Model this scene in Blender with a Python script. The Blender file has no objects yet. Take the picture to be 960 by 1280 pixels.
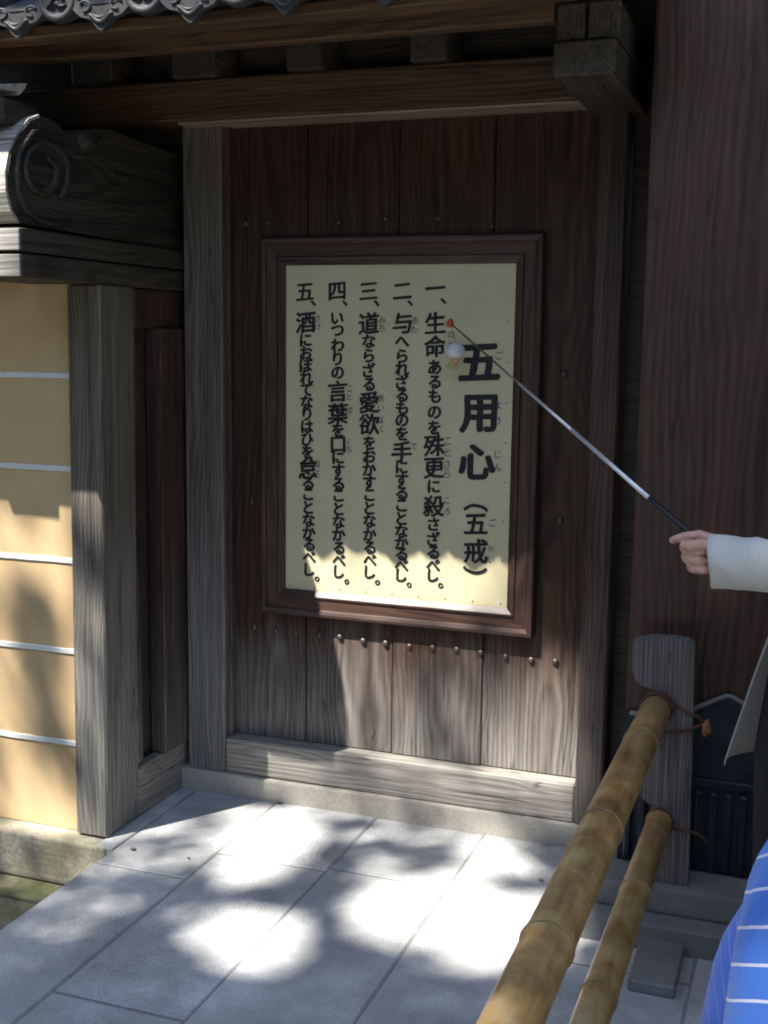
import bpy, bmesh, math, random
import numpy as np
from mathutils import Vector, Matrix, noise
random.seed(7); rng = np.random.default_rng(7)
SC = bpy.context.scene; COL = SC.collection

# ------------------------------------------------------------------ camera
PX_F, PITCH, YAW, ROLL, EYE = 1502.667, -0.142513, -0.345877, 0.0128525, 1.5
def cam_axes():
    F = Vector((math.sin(YAW)*math.cos(PITCH), math.cos(YAW)*math.cos(PITCH), math.sin(PITCH)))
    r = Vector((math.cos(YAW), -math.sin(YAW), 0)); u = r.cross(F)
    return (math.cos(ROLL)*r+math.sin(ROLL)*u, -math.sin(ROLL)*r+math.cos(ROLL)*u, F)
CR, CU, CF = cam_axes(); CAM = Vector((0, 0, EYE))
cd = bpy.data.cameras.new('camera'); co = bpy.data.objects.new('camera', cd); COL.objects.link(co)
cd.sensor_fit = 'HORIZONTAL'; cd.sensor_width = 36; cd.lens = 36*PX_F/960
cd.clip_start = 0.05; cd.clip_end = 2000
m = Matrix((CR, CU, -CF)).transposed().to_4x4(); m.translation = CAM; co.matrix_world = m
SC.camera = co

# ------------------------------------------------------------------ light
SUN = Vector((0.66, 1.0, -1.84)).normalized()          # direction the sunlight travels
EL = math.asin(-SUN.z); AZ = math.atan2(-SUN.x, -SUN.y)
w = bpy.data.worlds.new('World'); SC.world = w; w.use_nodes = True
nt = w.node_tree; bg = nt.nodes['Background']
sky = nt.nodes.new('ShaderNodeTexSky'); sky.sky_type = 'NISHITA'; sky.sun_disc = False
sky.sun_elevation = EL; sky.sun_rotation = AZ; sky.ozone_density = 3.0; sky.air_density = 1.3
nt.links.new(sky.outputs[0], bg.inputs[0]); bg.inputs[1].default_value = 0.10
sl = bpy.data.lights.new('sun', 'SUN'); sl.energy = 5.0; sl.angle = math.radians(0.53); sl.color = (1, .95, .86)
so = bpy.data.objects.new('sun', sl); COL.objects.link(so); so.location = (-6, -8, 15)
so.rotation_euler = SUN.to_track_quat('-Z', 'Y').to_euler()
SC.view_settings.view_transform = 'Standard'; SC.view_settings.look = 'None'
SC.view_settings.exposure = 1.5; SC.cycles.filter_width = 1.9; SC.view_settings.gamma = 1

# ------------------------------------------------------------------ measuring
def ray(x, y): return CR*((x-480)/PX_F) - CU*((y-640)/PX_F) + CF
def at(x, y, **k):
    a, v = list(k.items())[0]; i = 'XYZ'.index(a); d = ray(x, y)
    return CAM + d*((v-CAM[i])/d[i])
def proj(P):
    v = P-CAM; z = v.dot(CF)
    return 480+PX_F*v.dot(CR)/z, 640-PX_F*v.dot(CU)/z

# ------------------------------------------------------------------ helpers
def obj(name, bm, mat, parent=None, smooth=False):
    if isinstance(bm, bmesh.types.BMesh):
        me = bpy.data.meshes.new(name); bmesh.ops.recalc_face_normals(bm, faces=bm.faces)
        bm.to_mesh(me); bm.free()
    else: me = bm
    if mat: me.materials.clear(); me.materials.append(mat)
    if smooth:
        for p in me.polygons: p.use_smooth = True
    o = bpy.data.objects.new(name, me); COL.objects.link(o)
    if parent:
        me.transform(Matrix.Translation(-worldloc(parent))); o.parent = parent
    return o
def worldloc(o):
    v = Vector(o.location)
    while o.parent: o = o.parent; v += Vector(o.location)
    return v
def tag(o, label=None, cat=None, group=None, kind=None):
    for k, v in (('label', label), ('category', cat), ('group', group), ('kind', kind)):
        if v: o[k] = v
    return o
def thing(name, loc, label, cat, group=None):
    o = bpy.data.objects.new(name, None); COL.objects.link(o); o.location = loc; o.empty_display_size = .1
    return tag(o, label, cat, group)
def B(): return bmesh.new()
def box(bm, x0, x1, y0, y1, z0, z1, bev=.004, seg=1, jit=0):
    r = bmesh.ops.create_cube(bm, size=1)
    vs = r['verts']
    for v in vs:
        v.co = Vector(((x0+x1)/2+v.co.x*(x1-x0), (y0+y1)/2+v.co.y*(y1-y0), (z0+z1)/2+v.co.z*(z1-z0)))
        if jit: v.co += Vector((random.uniform(-jit, jit), random.uniform(-jit, jit), random.uniform(-jit, jit)))
    if bev:
        es = list({e for v in vs for e in v.link_edges})
        bmesh.ops.bevel(bm, geom=es, offset=bev, segments=seg, affect='EDGES', profile=.6)
    return bm
def boxobj(name, mat, parent, *a, **k): return obj(name, box(B(), *a, **k), mat, parent)
def prism(bm, pts, vec, bev=0):
    vs = [bm.verts.new(p) for p in pts]; f = bm.faces.new(vs)
    r = bmesh.ops.extrude_face_region(bm, geom=[f]); nv = [e for e in r['geom'] if isinstance(e, bmesh.types.BMVert)]
    for v in nv: v.co += Vector(vec)
    if bev:
        fs = {g for v in vs+nv for g in v.link_faces}
        es = [e for e in {e for v in vs+nv for e in v.link_edges} if len(e.link_faces) == 2 and e.calc_face_angle(0) > .5]
        bmesh.ops.bevel(bm, geom=es, offset=bev, segments=2, affect='EDGES')
    return bm
def tube(bm, path, rad, n=10, cap=True):
    path = [Vector(p) for p in path]; rings = []
    if not hasattr(rad, '__len__'): rad = [rad]*len(path)
    up = None
    for i, p in enumerate(path):
        t = (path[min(i+1, len(path)-1)]-path[max(i-1, 0)]).normalized()
        if up is None: up = t.orthogonal().normalized()
        up = (up-t*up.dot(t)).normalized(); s = t.cross(up)
        rings.append([bm.verts.new(p+(up*math.cos(2*math.pi*k/n)+s*math.sin(2*math.pi*k/n))*rad[i]) for k in range(n)])
    for a, b in zip(rings, rings[1:]):
        for k in range(n): bm.faces.new((a[k], a[(k+1) % n], b[(k+1) % n], b[k]))
    if cap: bm.faces.new(rings[0][::-1]); bm.faces.new(rings[-1])
    return bm
def rough(bm, amp, sc, cuts=0, axis=None):
    if cuts: bmesh.ops.subdivide_edges(bm, edges=bm.edges[:], cuts=cuts, use_grid_fill=True)
    for v in bm.verts:
        v.co += noise.noise_vector(v.co*sc)*amp
    return bm

# ------------------------------------------------------------------ materials
def mat(name):
    m_ = bpy.data.materials.new(name); m_.use_nodes = True
    t = m_.node_tree; return m_, t, t.nodes['Principled BSDF']
def N(t, typ, **k):
    n = t.nodes.new(typ)
    for a, v in k.items():
        if a.startswith('i_'): n.inputs[int(a[2:]) if a[2:].isdigit() else a[2:]].default_value = v
        else: setattr(n, a, v)
    return n
def ramp(t, stops):
    r = t.nodes.new('ShaderNodeValToRGB'); e = r.color_ramp.elements
    while len(e) < len(stops): e.new(.5)
    for x, (p, c) in zip(e, stops): x.position = p; x.color = (*c, 1) if len(c) == 3 else c
    return r
def coords(t, scale):
    tc = N(t, 'ShaderNodeTexCoord'); mp = N(t, 'ShaderNodeMapping'); mp.inputs['Scale'].default_value = scale
    t.links.new(tc.outputs['Object'], mp.inputs[0]); return mp.outputs[0]
def wood(name, dark, light, axis='Z', grain=55, rough_=.55, bump=.25, spec=.4, rings=1.0, bleach_glow=None):
    m_, t, b = mat(name); L = t.links.new
    s = [grain, grain, grain]; s['XYZ'.index(axis)] = grain/28
    n1 = N(t, 'ShaderNodeTexNoise', i_Scale=1.0, i_Detail=8.0, i_Roughness=.65); L(coords(t, s), n1.inputs[0])
    # solid growth rings about a pith that wanders along the length
    s2 = [3, 3, 3]; s2['XYZ'.index(axis)] = .9
    n2 = N(t, 'ShaderNodeTexNoise', i_Scale=1.0, i_Detail=3.0); L(coords(t, s2), n2.inputs[0])
    tc0 = N(t, 'ShaderNodeTexCoord'); sp = N(t, 'ShaderNodeSeparateXYZ'); L(tc0.outputs['Object'], sp.inputs[0])
    cv = N(t, 'ShaderNodeCombineXYZ')
    for q, (o_, off) in enumerate(zip([k for k in range(3) if k != 'XYZ'.index(axis)], (.047, .081))):
        dn = N(t, 'ShaderNodeMath', operation='MULTIPLY_ADD'); dn.inputs[1].default_value = .16; L(n2.outputs[q], dn.inputs[0]); L(sp.outputs[o_], dn.inputs[2])
        ao = N(t, 'ShaderNodeMath', operation='ADD'); ao.inputs[1].default_value = off; L(dn.outputs[0], ao.inputs[0])
        pp = N(t, 'ShaderNodeMath', operation='PINGPONG'); pp.inputs[1].default_value = .15; L(ao.outputs[0], pp.inputs[0]); L(pp.outputs[0], cv.inputs[q])
    ln = N(t, 'ShaderNodeVectorMath', operation='LENGTH'); L(cv.outputs[0], ln.inputs[0])
    mul = N(t, 'ShaderNodeMath', operation='MULTIPLY'); mul.inputs[1].default_value = 620*rings
    L(ln.outputs['Value'], mul.inputs[0])
    sn = N(t, 'ShaderNodeMath', operation='SINE'); L(mul.outputs[0], sn.inputs[0])
    ma = N(t, 'ShaderNodeMath', operation='MULTIPLY_ADD'); ma.inputs[1].default_value = .11; L(sn.outputs[0], ma.inputs[0]); L(n1.outputs[0], ma.inputs[2])
    s3 = [1.8, 1.8, 1.8]
    n3 = N(t, 'ShaderNodeTexNoise', i_Scale=1.0, i_Detail=5.0); L(coords(t, s3), n3.inputs[0])
    mb = N(t, 'ShaderNodeMath', operation='MULTIPLY_ADD'); mb.inputs[1].default_value = .45; L(n3.outputs[0], mb.inputs[0]); L(ma.outputs[0], mb.inputs[2])
    r = ramp(t, [(.45, dark), (.95, light)]); L(mb.outputs[0], r.inputs[0])
    sc_ = [26, 26, 26]; sc_['XYZ'.index(axis)] = .7
    n5 = N(t, 'ShaderNodeTexNoise', i_Scale=1.0, i_Detail=2.0, i_Distortion=.3); L(coords(t, sc_), n5.inputs[0])
    su = N(t, 'ShaderNodeMath', operation='SUBTRACT'); su.inputs[1].default_value = .5; L(n5.outputs[0], su.inputs[0])
    ab = N(t, 'ShaderNodeMath', operation='ABSOLUTE'); L(su.outputs[0], ab.inputs[0])
    sf = [120, 120, 120]; sf['XYZ'.index(axis)] = 3.0
    n6 = N(t, 'ShaderNodeTexNoise', i_Scale=1.0, i_Detail=4.0, i_Roughness=.8); L(coords(t, sf), n6.inputs[0])
    fi = N(t, 'ShaderNodeMapRange'); fi.inputs[1].default_value = .3; fi.inputs[2].default_value = .7; fi.inputs[3].default_value = .74; fi.inputs[4].default_value = 1.22; L(n6.outputs[0], fi.inputs[0])
    ck = N(t, 'ShaderNodeMapRange'); ck.inputs[1].default_value = .003; ck.inputs[2].default_value = .010; ck.inputs[3].default_value = .5; ck.inputs[4].default_value = 1.0; L(ab.outputs[0], ck.inputs[0])
    cf = N(t, 'ShaderNodeMath', operation='MULTIPLY'); L(fi.outputs[0], cf.inputs[0]); L(ck.outputs[0], cf.inputs[1])
    hh = N(t, 'ShaderNodeMath', operation='ADD'); L(ma.outputs[0], hh.inputs[0]); L(cf.outputs[0], hh.inputs[1])
    out = r.outputs[0]
    if bleach_glow:                                              # weathered grey foot with sunlit paleness painted in, ragged along the grain
        z0, z1, c0, c1, amt = bleach_glow
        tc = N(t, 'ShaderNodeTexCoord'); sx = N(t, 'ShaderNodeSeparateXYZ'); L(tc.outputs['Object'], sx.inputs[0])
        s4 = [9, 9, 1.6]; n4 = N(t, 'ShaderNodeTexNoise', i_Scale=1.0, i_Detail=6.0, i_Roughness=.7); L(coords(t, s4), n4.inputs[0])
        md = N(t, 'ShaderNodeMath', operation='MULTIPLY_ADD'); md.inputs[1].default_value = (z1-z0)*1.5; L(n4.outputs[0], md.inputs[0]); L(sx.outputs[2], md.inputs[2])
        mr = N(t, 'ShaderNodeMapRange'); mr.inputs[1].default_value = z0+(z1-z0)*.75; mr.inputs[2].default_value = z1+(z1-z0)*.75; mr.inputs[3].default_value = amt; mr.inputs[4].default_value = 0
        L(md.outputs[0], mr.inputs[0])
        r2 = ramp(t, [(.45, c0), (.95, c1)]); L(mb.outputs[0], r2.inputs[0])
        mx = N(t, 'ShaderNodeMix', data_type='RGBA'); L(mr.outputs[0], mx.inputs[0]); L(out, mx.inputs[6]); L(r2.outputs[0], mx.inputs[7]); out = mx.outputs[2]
    vm = N(t, 'ShaderNodeVectorMath', operation='SCALE'); L(out, vm.inputs[0]); L(cf.outputs[0], vm.inputs['Scale'])
    L(vm.outputs[0], b.inputs['Base Color'])
    b.inputs['Roughness'].default_value = rough_; b.inputs['Specular IOR Level'].default_value = spec
    bp = N(t, 'ShaderNodeBump'); bp.inputs['Strength'].default_value = bump; bp.inputs['Distance'].default_value = .004
    L(hh.outputs[0], bp.inputs['Height']); L(bp.outputs[0], b.inputs['Normal'])
    return m_
def stone(name, dark, light, spk=260, bump=.35, stain=None, rough_=.85):
    m_, t, b = mat(name); L = t.links.new; c = coords(t, (1, 1, 1))
    n1 = N(t, 'ShaderNodeTexNoise', i_Scale=float(spk), i_Detail=3.0, i_Roughness=.8); L(c, n1.inputs[0])
    n2 = N(t, 'ShaderNodeTexNoise', i_Scale=3.5, i_Detail=7.0, i_Roughness=.6); L(c, n2.inputs[0])
    ma = N(t, 'ShaderNodeMath', operation='MULTIPLY_ADD'); ma.inputs[1].default_value = .7; L(n2.outputs[0], ma.inputs[0])
    mm = N(t, 'ShaderNodeMath', operation='MULTIPLY'); mm.inputs[1].default_value = .6; L(n1.outputs[0], mm.inputs[0]); L(mm.outputs[0], ma.inputs[2])
    r = ramp(t, [(.42, dark), (.82, light)]); L(ma.outputs[0], r.inputs[0]); out = r.outputs[0]
    if stain:
        n3 = N(t, 'ShaderNodeTexNoise', i_Scale=5.0, i_Detail=8.0, i_Roughness=.7); L(c, n3.inputs[0])
        rr = ramp(t, [(.45, (0, 0, 0)), (.65, (1, 1, 1))]); L(n3.outputs[0], rr.inputs[0])
        mx = N(t, 'ShaderNodeMix', data_type='RGBA'); L(rr.outputs[0], mx.inputs[0]); L(out, mx.inputs[6]); mx.inputs[7].default_value = (*stain, 1); out = mx.outputs[2]
    L(out, b.inputs['Base Color']); b.inputs['Roughness'].default_value = rough_; b.inputs['Specular IOR Level'].default_value = .3
    bp = N(t, 'ShaderNodeBump'); bp.inputs['Strength'].default_value = bump; bp.inputs['Distance'].default_value = .003
    L(ma.outputs[0], bp.inputs['Height']); L(bp.outputs[0], b.inputs['Normal'])
    return m_
def plain(name, col, rough_=.6, var=.15, scale=30., metal=0, bump=.1, spec=.4, sheen=0):
    m_, t, b = mat(name); L = t.links.new
    n1 = N(t, 'ShaderNodeTexNoise', i_Scale=scale, i_Detail=5.0); L(coords(t, (1, 1, 1)), n1.inputs[0])
    d = tuple(c*(1-var) for c in col); l = tuple(min(1, c*(1+var)) for c in col)
    r = ramp(t, [(.3, d), (.7, l)]); L(n1.outputs[0], r.inputs[0]); L(r.outputs[0], b.inputs['Base Color'])
    b.inputs['Roughness'].default_value = rough_; b.inputs['Metallic'].default_value = metal; b.inputs['Specular IOR Level'].default_value = spec
    if sheen: b.inputs['Sheen Weight'].default_value = sheen
    if bump:
        bp = N(t, 'ShaderNodeBump'); bp.inputs['Strength'].default_value = bump; bp.inputs['Distance'].default_value = .002
        L(n1.outputs[0], bp.inputs['Height']); L(bp.outputs[0], b.inputs['Normal'])
    return m_
M = {}
GREY0, GREY1 = (.11, .105, .10), (.30, .29, .275)
M['post'] = wood('weathered_post_wood', (.05, .04, .032), (.18, .15, .122), 'Z', 50, bleach_glow=(.35, 1.1, GREY0, GREY1, .8))
M['post_dark'] = wood('dark_post_wood', (.020, .010, .0075), (.10, .056, .042), 'Z', 45, rough_=.5, spec=.4, bleach_glow=(.15, .75, GREY0, GREY1, .45))
M['panel'] = wood('door_plank_wood', (.014, .0068, .004), (.074, .037, .021), 'Z', 40, rough_=.55, bump=.15, spec=.3, bleach_glow=(.22, .62, (.11, .098, .088), (.32, .295, .275), .8))
M['frame'] = wood('sign_frame_wood', (.024, .012, .0085), (.088, .046, .034), 'X', 45, rough_=.42, bump=.1, spec=.45)
M['frame_v'] = wood('sign_frame_wood_upright', (.024, .012, .0085), (.088, .046, .034), 'Z', 45, rough_=.42, bump=.1, spec=.45)
M['sill'] = wood('sill_wood', (.17, .155, .135), (.40, .37, .335), 'X', 60, rough_=.7)
M['sill_y'] = wood('sill_wood_return', (.15, .135, .12), (.34, .31, .28), 'Y', 60, rough_=.7)
M['lintel'] = wood('lintel_wood', (.030, .014, .007), (.145, .078, .038), 'X', 38, rough_=.6, rings=.8)
M['beam_y'] = wood('beam_wood', (.017, .012, .009), (.08, .061, .047), 'Y', 40, rough_=.6)
M['nose'] = wood('carved_wood', (.014, .011, .009), (.062, .05, .04), 'Y', 30, rough_=.55)
M['sunlit_end'] = wood('sunlit_end_wood', (.22, .2, .18), (.5, .47, .43), 'X', 30, rough_=.8, rings=.7)  # pale version of the beam wood: sunlight on front ends put into colour
M['pillar'] = wood('pillar_wood', (.030, .0135, .0095), (.085, .042, .030), 'Z', 34, rough_=.45, bump=.2, spec=.45, rings=.6)
M['bounce_strip'] = wood('bounce_lit_wood', (.17, .13, .085), (.36, .29, .20), 'X', 40)  # pale colour holds the floor's bounce light under the lintel
M['dark'] = wood('dark_wood', (.02, .014, .011), (.07, .05, .038), 'X', 30)  # dark-toned wood for backing, infill and roof boards
M['plank'] = wood('barrier_plank_wood', (.07, .06, .06), (.20, .17, .168), 'Z', 60, rough_=.7)
M['paving'] = stone('granite_paving', (.15, .155, .165), (.68, .682, .68), spk=190, stain=(.36, .36, .36), bump=.8)
M['bed'] = stone('joint_sand', (.15, .145, .135), (.30, .29, .27))
M['step'] = stone('granite_step', (.25, .23, .2), (.52, .48, .42), 160)
M['base'] = stone('granite_base', (.13, .12, .09), (.60, .55, .43), 75, 1.0, stain=(.24, .225, .16))
M['plinth'] = stone('plinth_stone', (.11, .112, .115), (.25, .25, .25), 200)
M['earth'] = stone('damp_earth', (.13, .115, .07), (.38, .34, .23), 60, .9, stain=(.13, .145, .06))
M['tile'] = plain('roof_tile', (.034, .036, .041), .6, .35, 40, spec=.4, bump=.4)
M['iron'] = plain('nail_iron', (.10, .085, .075), .45, .3, 200, metal=.6)
M['copper'] = plain('dark_metal_sheath', (.020, .029, .042), .5, .35, 18, metal=.5, spec=.6)
M['rope'] = plain('brown_cord', (.10, .042, .028), .8, .3, 300)
M['tagwood'] = plain('orange_knot', (.26, .11, .045), .8, .4, 150)
M['line'] = plain('white_plaster_line', (.72, .73, .72), .8, .06, 60)
M['ink'] = plain('black_ink', (.012, .012, .018), .5, .2, 50, bump=0)
M['inksmall'] = plain('thin_black_ink', (.05, .05, .055), .6, .2, 50, bump=0)
M['skin'] = plain('skin', (.62, .35, .27), .48, .16, 60, bump=.1)
M['hair'] = plain('black_hair', (.015, .012, .011), .5, .3, 120)
M['jacket'] = plain('pale_jacket_cloth', (.62, .605, .56), .9, .06, 400, bump=.3, sheen=.2)
M['darkcloth'] = plain('dark_cloth', (.012, .013, .018), .9, .2, 200)
M['shoe'] = plain('shoe_leather', (.02, .018, .016), .4, .2, 60)
M['steel'] = plain('pointer_steel', (.80, .81, .85), .38, .05, 60, metal=.55, bump=0)
M['brass'] = plain('pointer_thin_steel', (.16, .13, .10), .4, .1, 60, metal=.7, bump=0)
M['grip'] = plain('black_grip', (.012, .012, .018), .4, .2, 60, bump=0)
M['red'] = plain('red_plastic', (.62, .09, .03), .4, .1, 60, bump=0)
M['pink'] = plain('pink_bead', (.75, .33, .30), .6, .1, 60, bump=0)
M['fluff'] = plain('white_fluff', (.74, .74, .77), .95, .06, 300, bump=.5)
M['yellowfluff'] = plain('yellow_fringe', (.56, .46, .16), .95, .1, 200)
M['thread'] = plain('dark_thread', (.1, .09, .08), .8, .1, 60, bump=0)
M['bark'] = wood('bark', (.06, .05, .04), (.18, .15, .12), 'Z', 20, rough_=.9, bump=1)

def ochre_mat():
    m_, t, b = mat('ochre_plaster'); L = t.links.new; c = coords(t, (1, 1, 1))
    n1 = N(t, 'ShaderNodeTexNoise', i_Scale=2.5, i_Detail=8.0, i_Roughness=.6); L(c, n1.inputs[0])
    n2 = N(t, 'ShaderNodeTexNoise', i_Scale=350.0, i_Detail=2.0); L(c, n2.inputs[0])
    r = ramp(t, [(.3, (.52, .36, .195)), (.7, (.65, .48, .28))]); L(n1.outputs[0], r.inputs[0])
    # a few dark spots and scuffs in the plaster
    v = N(t, 'ShaderNodeTexVoronoi', i_Scale=5.0); L(c, v.inputs[0])
    n4 = N(t, 'ShaderNodeTexNoise', i_Scale=80.0, i_Detail=3.0); L(c, n4.inputs[0])
    ad = N(t, 'ShaderNodeMath', operation='MULTIPLY_ADD'); ad.inputs[1].default_value = .09; L(n4.outputs[0], ad.inputs[0]); L(v.outputs['Distance'], ad.inputs[2])
    rr = ramp(t, [(.075, (1, 1, 1)), (.1, (0, 0, 0))]); L(ad.outputs[0], rr.inputs[0])
    mx = N(t, 'ShaderNodeMix', data_type='RGBA'); L(rr.outputs[0], mx.inputs[0]); L(r.outputs[0], mx.inputs[6]); mx.inputs[7].default_value = (.33, .2, .09, 1)
    L(mx.outputs[2], b.inputs['Base Color']); b.inputs['Roughness'].default_value = .9; b.inputs['Specular IOR Level'].default_value = .2
    bp = N(t, 'ShaderNodeBump'); bp.inputs['Strength'].default_value = .25; bp.inputs['Distance'].default_value = .002
    L(n2.outputs[0], bp.inputs['Height']); L(bp.outputs[0], b.inputs['Normal'])
    return m_
M['ochre'] = ochre_mat()
def board_mat():
    m_, t, b = mat('cream_sign_paint'); L = t.links.new; c = coords(t, (1, 1, 1))
    n1 = N(t, 'ShaderNodeTexNoise', i_Scale=4.0, i_Detail=8.0, i_Roughness=.65); L(c, n1.inputs[0])
    r = ramp(t, [(.3, (.55, .49, .31)), (.7, (.64, .575, .385))]); L(n1.outputs[0], r.inputs[0]); L(r.outputs[0], b.inputs['Base Color'])
    b.inputs['Roughness'].default_value = .45; b.inputs['Specular IOR Level'].default_value = .35
    return m_
M['board'] = board_mat()
def bamboo_mat():
    m_, t, b = mat('yellow_bamboo'); L = t.links.new
    n1 = N(t, 'ShaderNodeTexNoise', i_Scale=1.0, i_Detail=7.0, i_Roughness=.65); L(coords(t, (18, 2.2, 18)), n1.inputs[0])
    n2 = N(t, 'ShaderNodeTexNoise', i_Scale=9.0, i_Detail=6.0, i_Roughness=.7); L(coords(t, (1, 1, 1)), n2.inputs[0])
    ma = N(t, 'ShaderNodeMath', operation='ADD'); L(n1.outputs[0], ma.inputs[0]); L(n2.outputs[0], ma.inputs[1])
    hf = N(t, 'ShaderNodeMath', operation='MULTIPLY'); hf.inputs[1].default_value = .5; L(ma.outputs[0], hf.inputs[0])
    r = ramp(t, [(.36, (.09, .045, .018)), (.45, (.26, .14, .048)), (.54, (.41, .25, .095)), (.66, (.50, .39, .23))]); L(hf.outputs[0], r.inputs[0])
    L(r.outputs[0], b.inputs['Base Color']); b.inputs['Roughness'].default_value = .36; b.inputs['Specular IOR Level'].default_value = .5
    return m_
M['bamboo'] = bamboo_mat()
M['node'] = plain('bamboo_node', (.30, .22, .12), .6, .4, 60)
def shirt_mat(name, axis, pitch, width, tilt=(0, 0), stripe=(.62, .62, .78), base=(.05, .17, .62)):
    m_, t, b = mat(name); L = t.links.new
    tc = N(t, 'ShaderNodeTexCoord'); sx = N(t, 'ShaderNodeSeparateXYZ'); L(tc.outputs['Object'], sx.inputs[0])
    a = 'XYZ'.index(axis); o1, o2 = [i for i in range(3) if i != a]
    m1 = N(t, 'ShaderNodeMath', operation='MULTIPLY_ADD'); m1.inputs[1].default_value = tilt[0]; L(sx.outputs[o1], m1.inputs[0]); L(sx.outputs[a], m1.inputs[2])
    m2 = N(t, 'ShaderNodeMath', operation='MULTIPLY_ADD'); m2.inputs[1].default_value = tilt[1]; L(sx.outputs[o2], m2.inputs[0]); L(m1.outputs[0], m2.inputs[2])
    nz = N(t, 'ShaderNodeTexNoise', i_Scale=14.0); L(tc.outputs['Object'], nz.inputs[0])
    m3 = N(t, 'ShaderNodeMath', operation='MULTIPLY_ADD'); m3.inputs[1].default_value = .008; L(nz.outputs[0], m3.inputs[0]); L(m2.outputs[0], m3.inputs[2])
    md = N(t, 'ShaderNodeMath', operation='PINGPONG'); md.inputs[1].default_value = pitch/2; L(m3.outputs[0], md.inputs[0])
    lt = N(t, 'ShaderNodeMath', operation='LESS_THAN'); lt.inputs[1].default_value = width/2; L(md.outputs[0], lt.inputs[0])
    mx = N(t, 'ShaderNodeMix', data_type='RGBA'); L(lt.outputs[0], mx.inputs[0]); mx.inputs[6].default_value = (*base, 1); mx.inputs[7].default_value = (*stripe, 1)
    L(mx.outputs[2], b.inputs['Base Color']); b.inputs['Roughness'].default_value = .85; b.inputs['Sheen Weight'].default_value = .15
    n5 = N(t, 'ShaderNodeTexNoise', i_Scale=500.0); L(tc.outputs['Object'], n5.inputs[0])
    bp = N(t, 'ShaderNodeBump'); bp.inputs['Strength'].default_value = .3; bp.inputs['Distance'].default_value = .001; L(n5.outputs[0], bp.inputs['Height']); L(bp.outputs[0], b.inputs['Normal'])
    return m_
M['shirt'] = shirt_mat('blue_striped_cloth', 'Z', .0285, .0026, (-.22, .5))
M['sleeve'] = shirt_mat('blue_sleeve_cloth', 'X', .010, .0012, (0, .25), stripe=(.14, .2, .62), base=(.045, .13, .55))
def leaf_mat():
    m_, t, b = mat('leaf_green'); L = t.links.new
    n = N(t, 'ShaderNodeTexNoise', i_Scale=3.0, i_Detail=3.0); L(coords(t, (1, 1, 1)), n.inputs[0])
    r = ramp(t, [(.3, (.03, .065, .015)), (.7, (.075, .12, .03))]); L(n.outputs[0], r.inputs[0]); L(r.outputs[0], b.inputs['Base Color'])
    b.inputs['Roughness'].default_value = .5
    return m_
M['leaf'] = leaf_mat()

# ------------------------------------------------------------------ setting
bm = B(); s = 600
for p in ((-s, -s), (s, -s), (s, s), (-s, s)): bm.verts.new((*p, -.16))
bm.faces.new(bm.verts); tag(obj('ground', bm, M['earth']), kind='structure')
# granite paving, laid in rows that run towards the door
bm = B(); rows = [-1.885, -1.588, -1.242, -.888, -.548, -.205, .14, .49, .84, 1.2, 1.55, 1.9, 2.25, 2.6]
cross = [2.81, 3.0, 3.02, 2.99, 2.75, 3.0, 2.6, 2.9, 2.5, 2.85, 2.6, 2.95, 2.7]
for i, (a, b_) in enumerate(zip(rows, rows[1:])):
    y1 = 3.6; y = cross[i]
    while y1 > -5:
        box(bm, a+.0012, b_-.0012, y+.0035, y1-.0035, -.16, random.uniform(-.002, .002), bev=.005)
        y1 = y; y -= .84 + random.uniform(-.06, .06)
box(bm, -1.947, -1.8865, 2.905, 3.412, -.16, .0015, bev=.003)
tag(obj('pavement', bm, M['paving']), kind='structure')
bm = box(B(), -1.88, 2.6, -5.3, 3.6, -.17, -.0035, bev=0)
tag(obj('pavement_bed', bm, M['bed']), kind='structure')

# ------------------------------------------------------------------ gate
gate = thing('temple_gate', (-.9, 3.5, 0), 'dark weathered wooden temple gate with a closed plank side door and tiled eave', 'gate')
step = rough(box(B(), -1.992, -.4, 3.41, 3.62, -.02, .072, bev=.006, seg=2), .004, 9, cuts=3)
obj('stone_step', step, M['step'], gate)
POST = lambda n, mt, *a: boxobj(n, mt, gate, *a, bev=.006)
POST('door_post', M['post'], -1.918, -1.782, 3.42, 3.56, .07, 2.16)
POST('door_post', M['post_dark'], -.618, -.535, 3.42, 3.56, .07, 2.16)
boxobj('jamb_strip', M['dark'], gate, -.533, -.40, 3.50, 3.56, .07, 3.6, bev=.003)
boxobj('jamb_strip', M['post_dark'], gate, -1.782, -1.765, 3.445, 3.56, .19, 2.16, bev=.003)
boxobj('sill', M['sill'], gate, -1.781, -.619, 3.424, 3.56, .074, .192, bev=.005)
# side door of wide planks
bm = B()
xs = [-1.775, -1.517, -1.218, -.925, -.615]
for k, (a, b_) in enumerate(zip(xs, xs[1:])):
    dy = (0, .003, -.001, .002)[k]
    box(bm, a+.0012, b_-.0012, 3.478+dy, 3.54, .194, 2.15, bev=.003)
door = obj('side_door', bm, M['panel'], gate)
boxobj('door_backing', M['dark'], gate, -1.78, -.61, 3.545, 3.56, .195, 2.15, bev=0)
nails = [(318, 783), (345, 788), (370, 790), (399, 794), (425, 796), (454, 801), (482, 804), (512, 808), (541, 810), (571, 812), (601, 816), (632, 821), (664, 825), (694, 827),
         (307, 279), (334, 279), (423, 278), (482, 274), (548, 274), (614, 283), (315, 627), (705, 468), (700, 650)]
for p in nails:
    c = at(*p, Y=3.478); bm = B()
    bmesh.ops.create_uvsphere(bm, u_segments=12, v_segments=8, radius=.0105)
    for v in bm.verts: v.co = Vector((v.co.x, v.co.y*.75, v.co.z))+Vector((c.x, 3.477, c.z))
    obj('nail', bm, M['iron'], door, smooth=True)
boxobj('side_infill', M['dark'], gate, -3.2, -1.920, 3.51, 3.545, .0, 2.3, bev=0)
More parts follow.
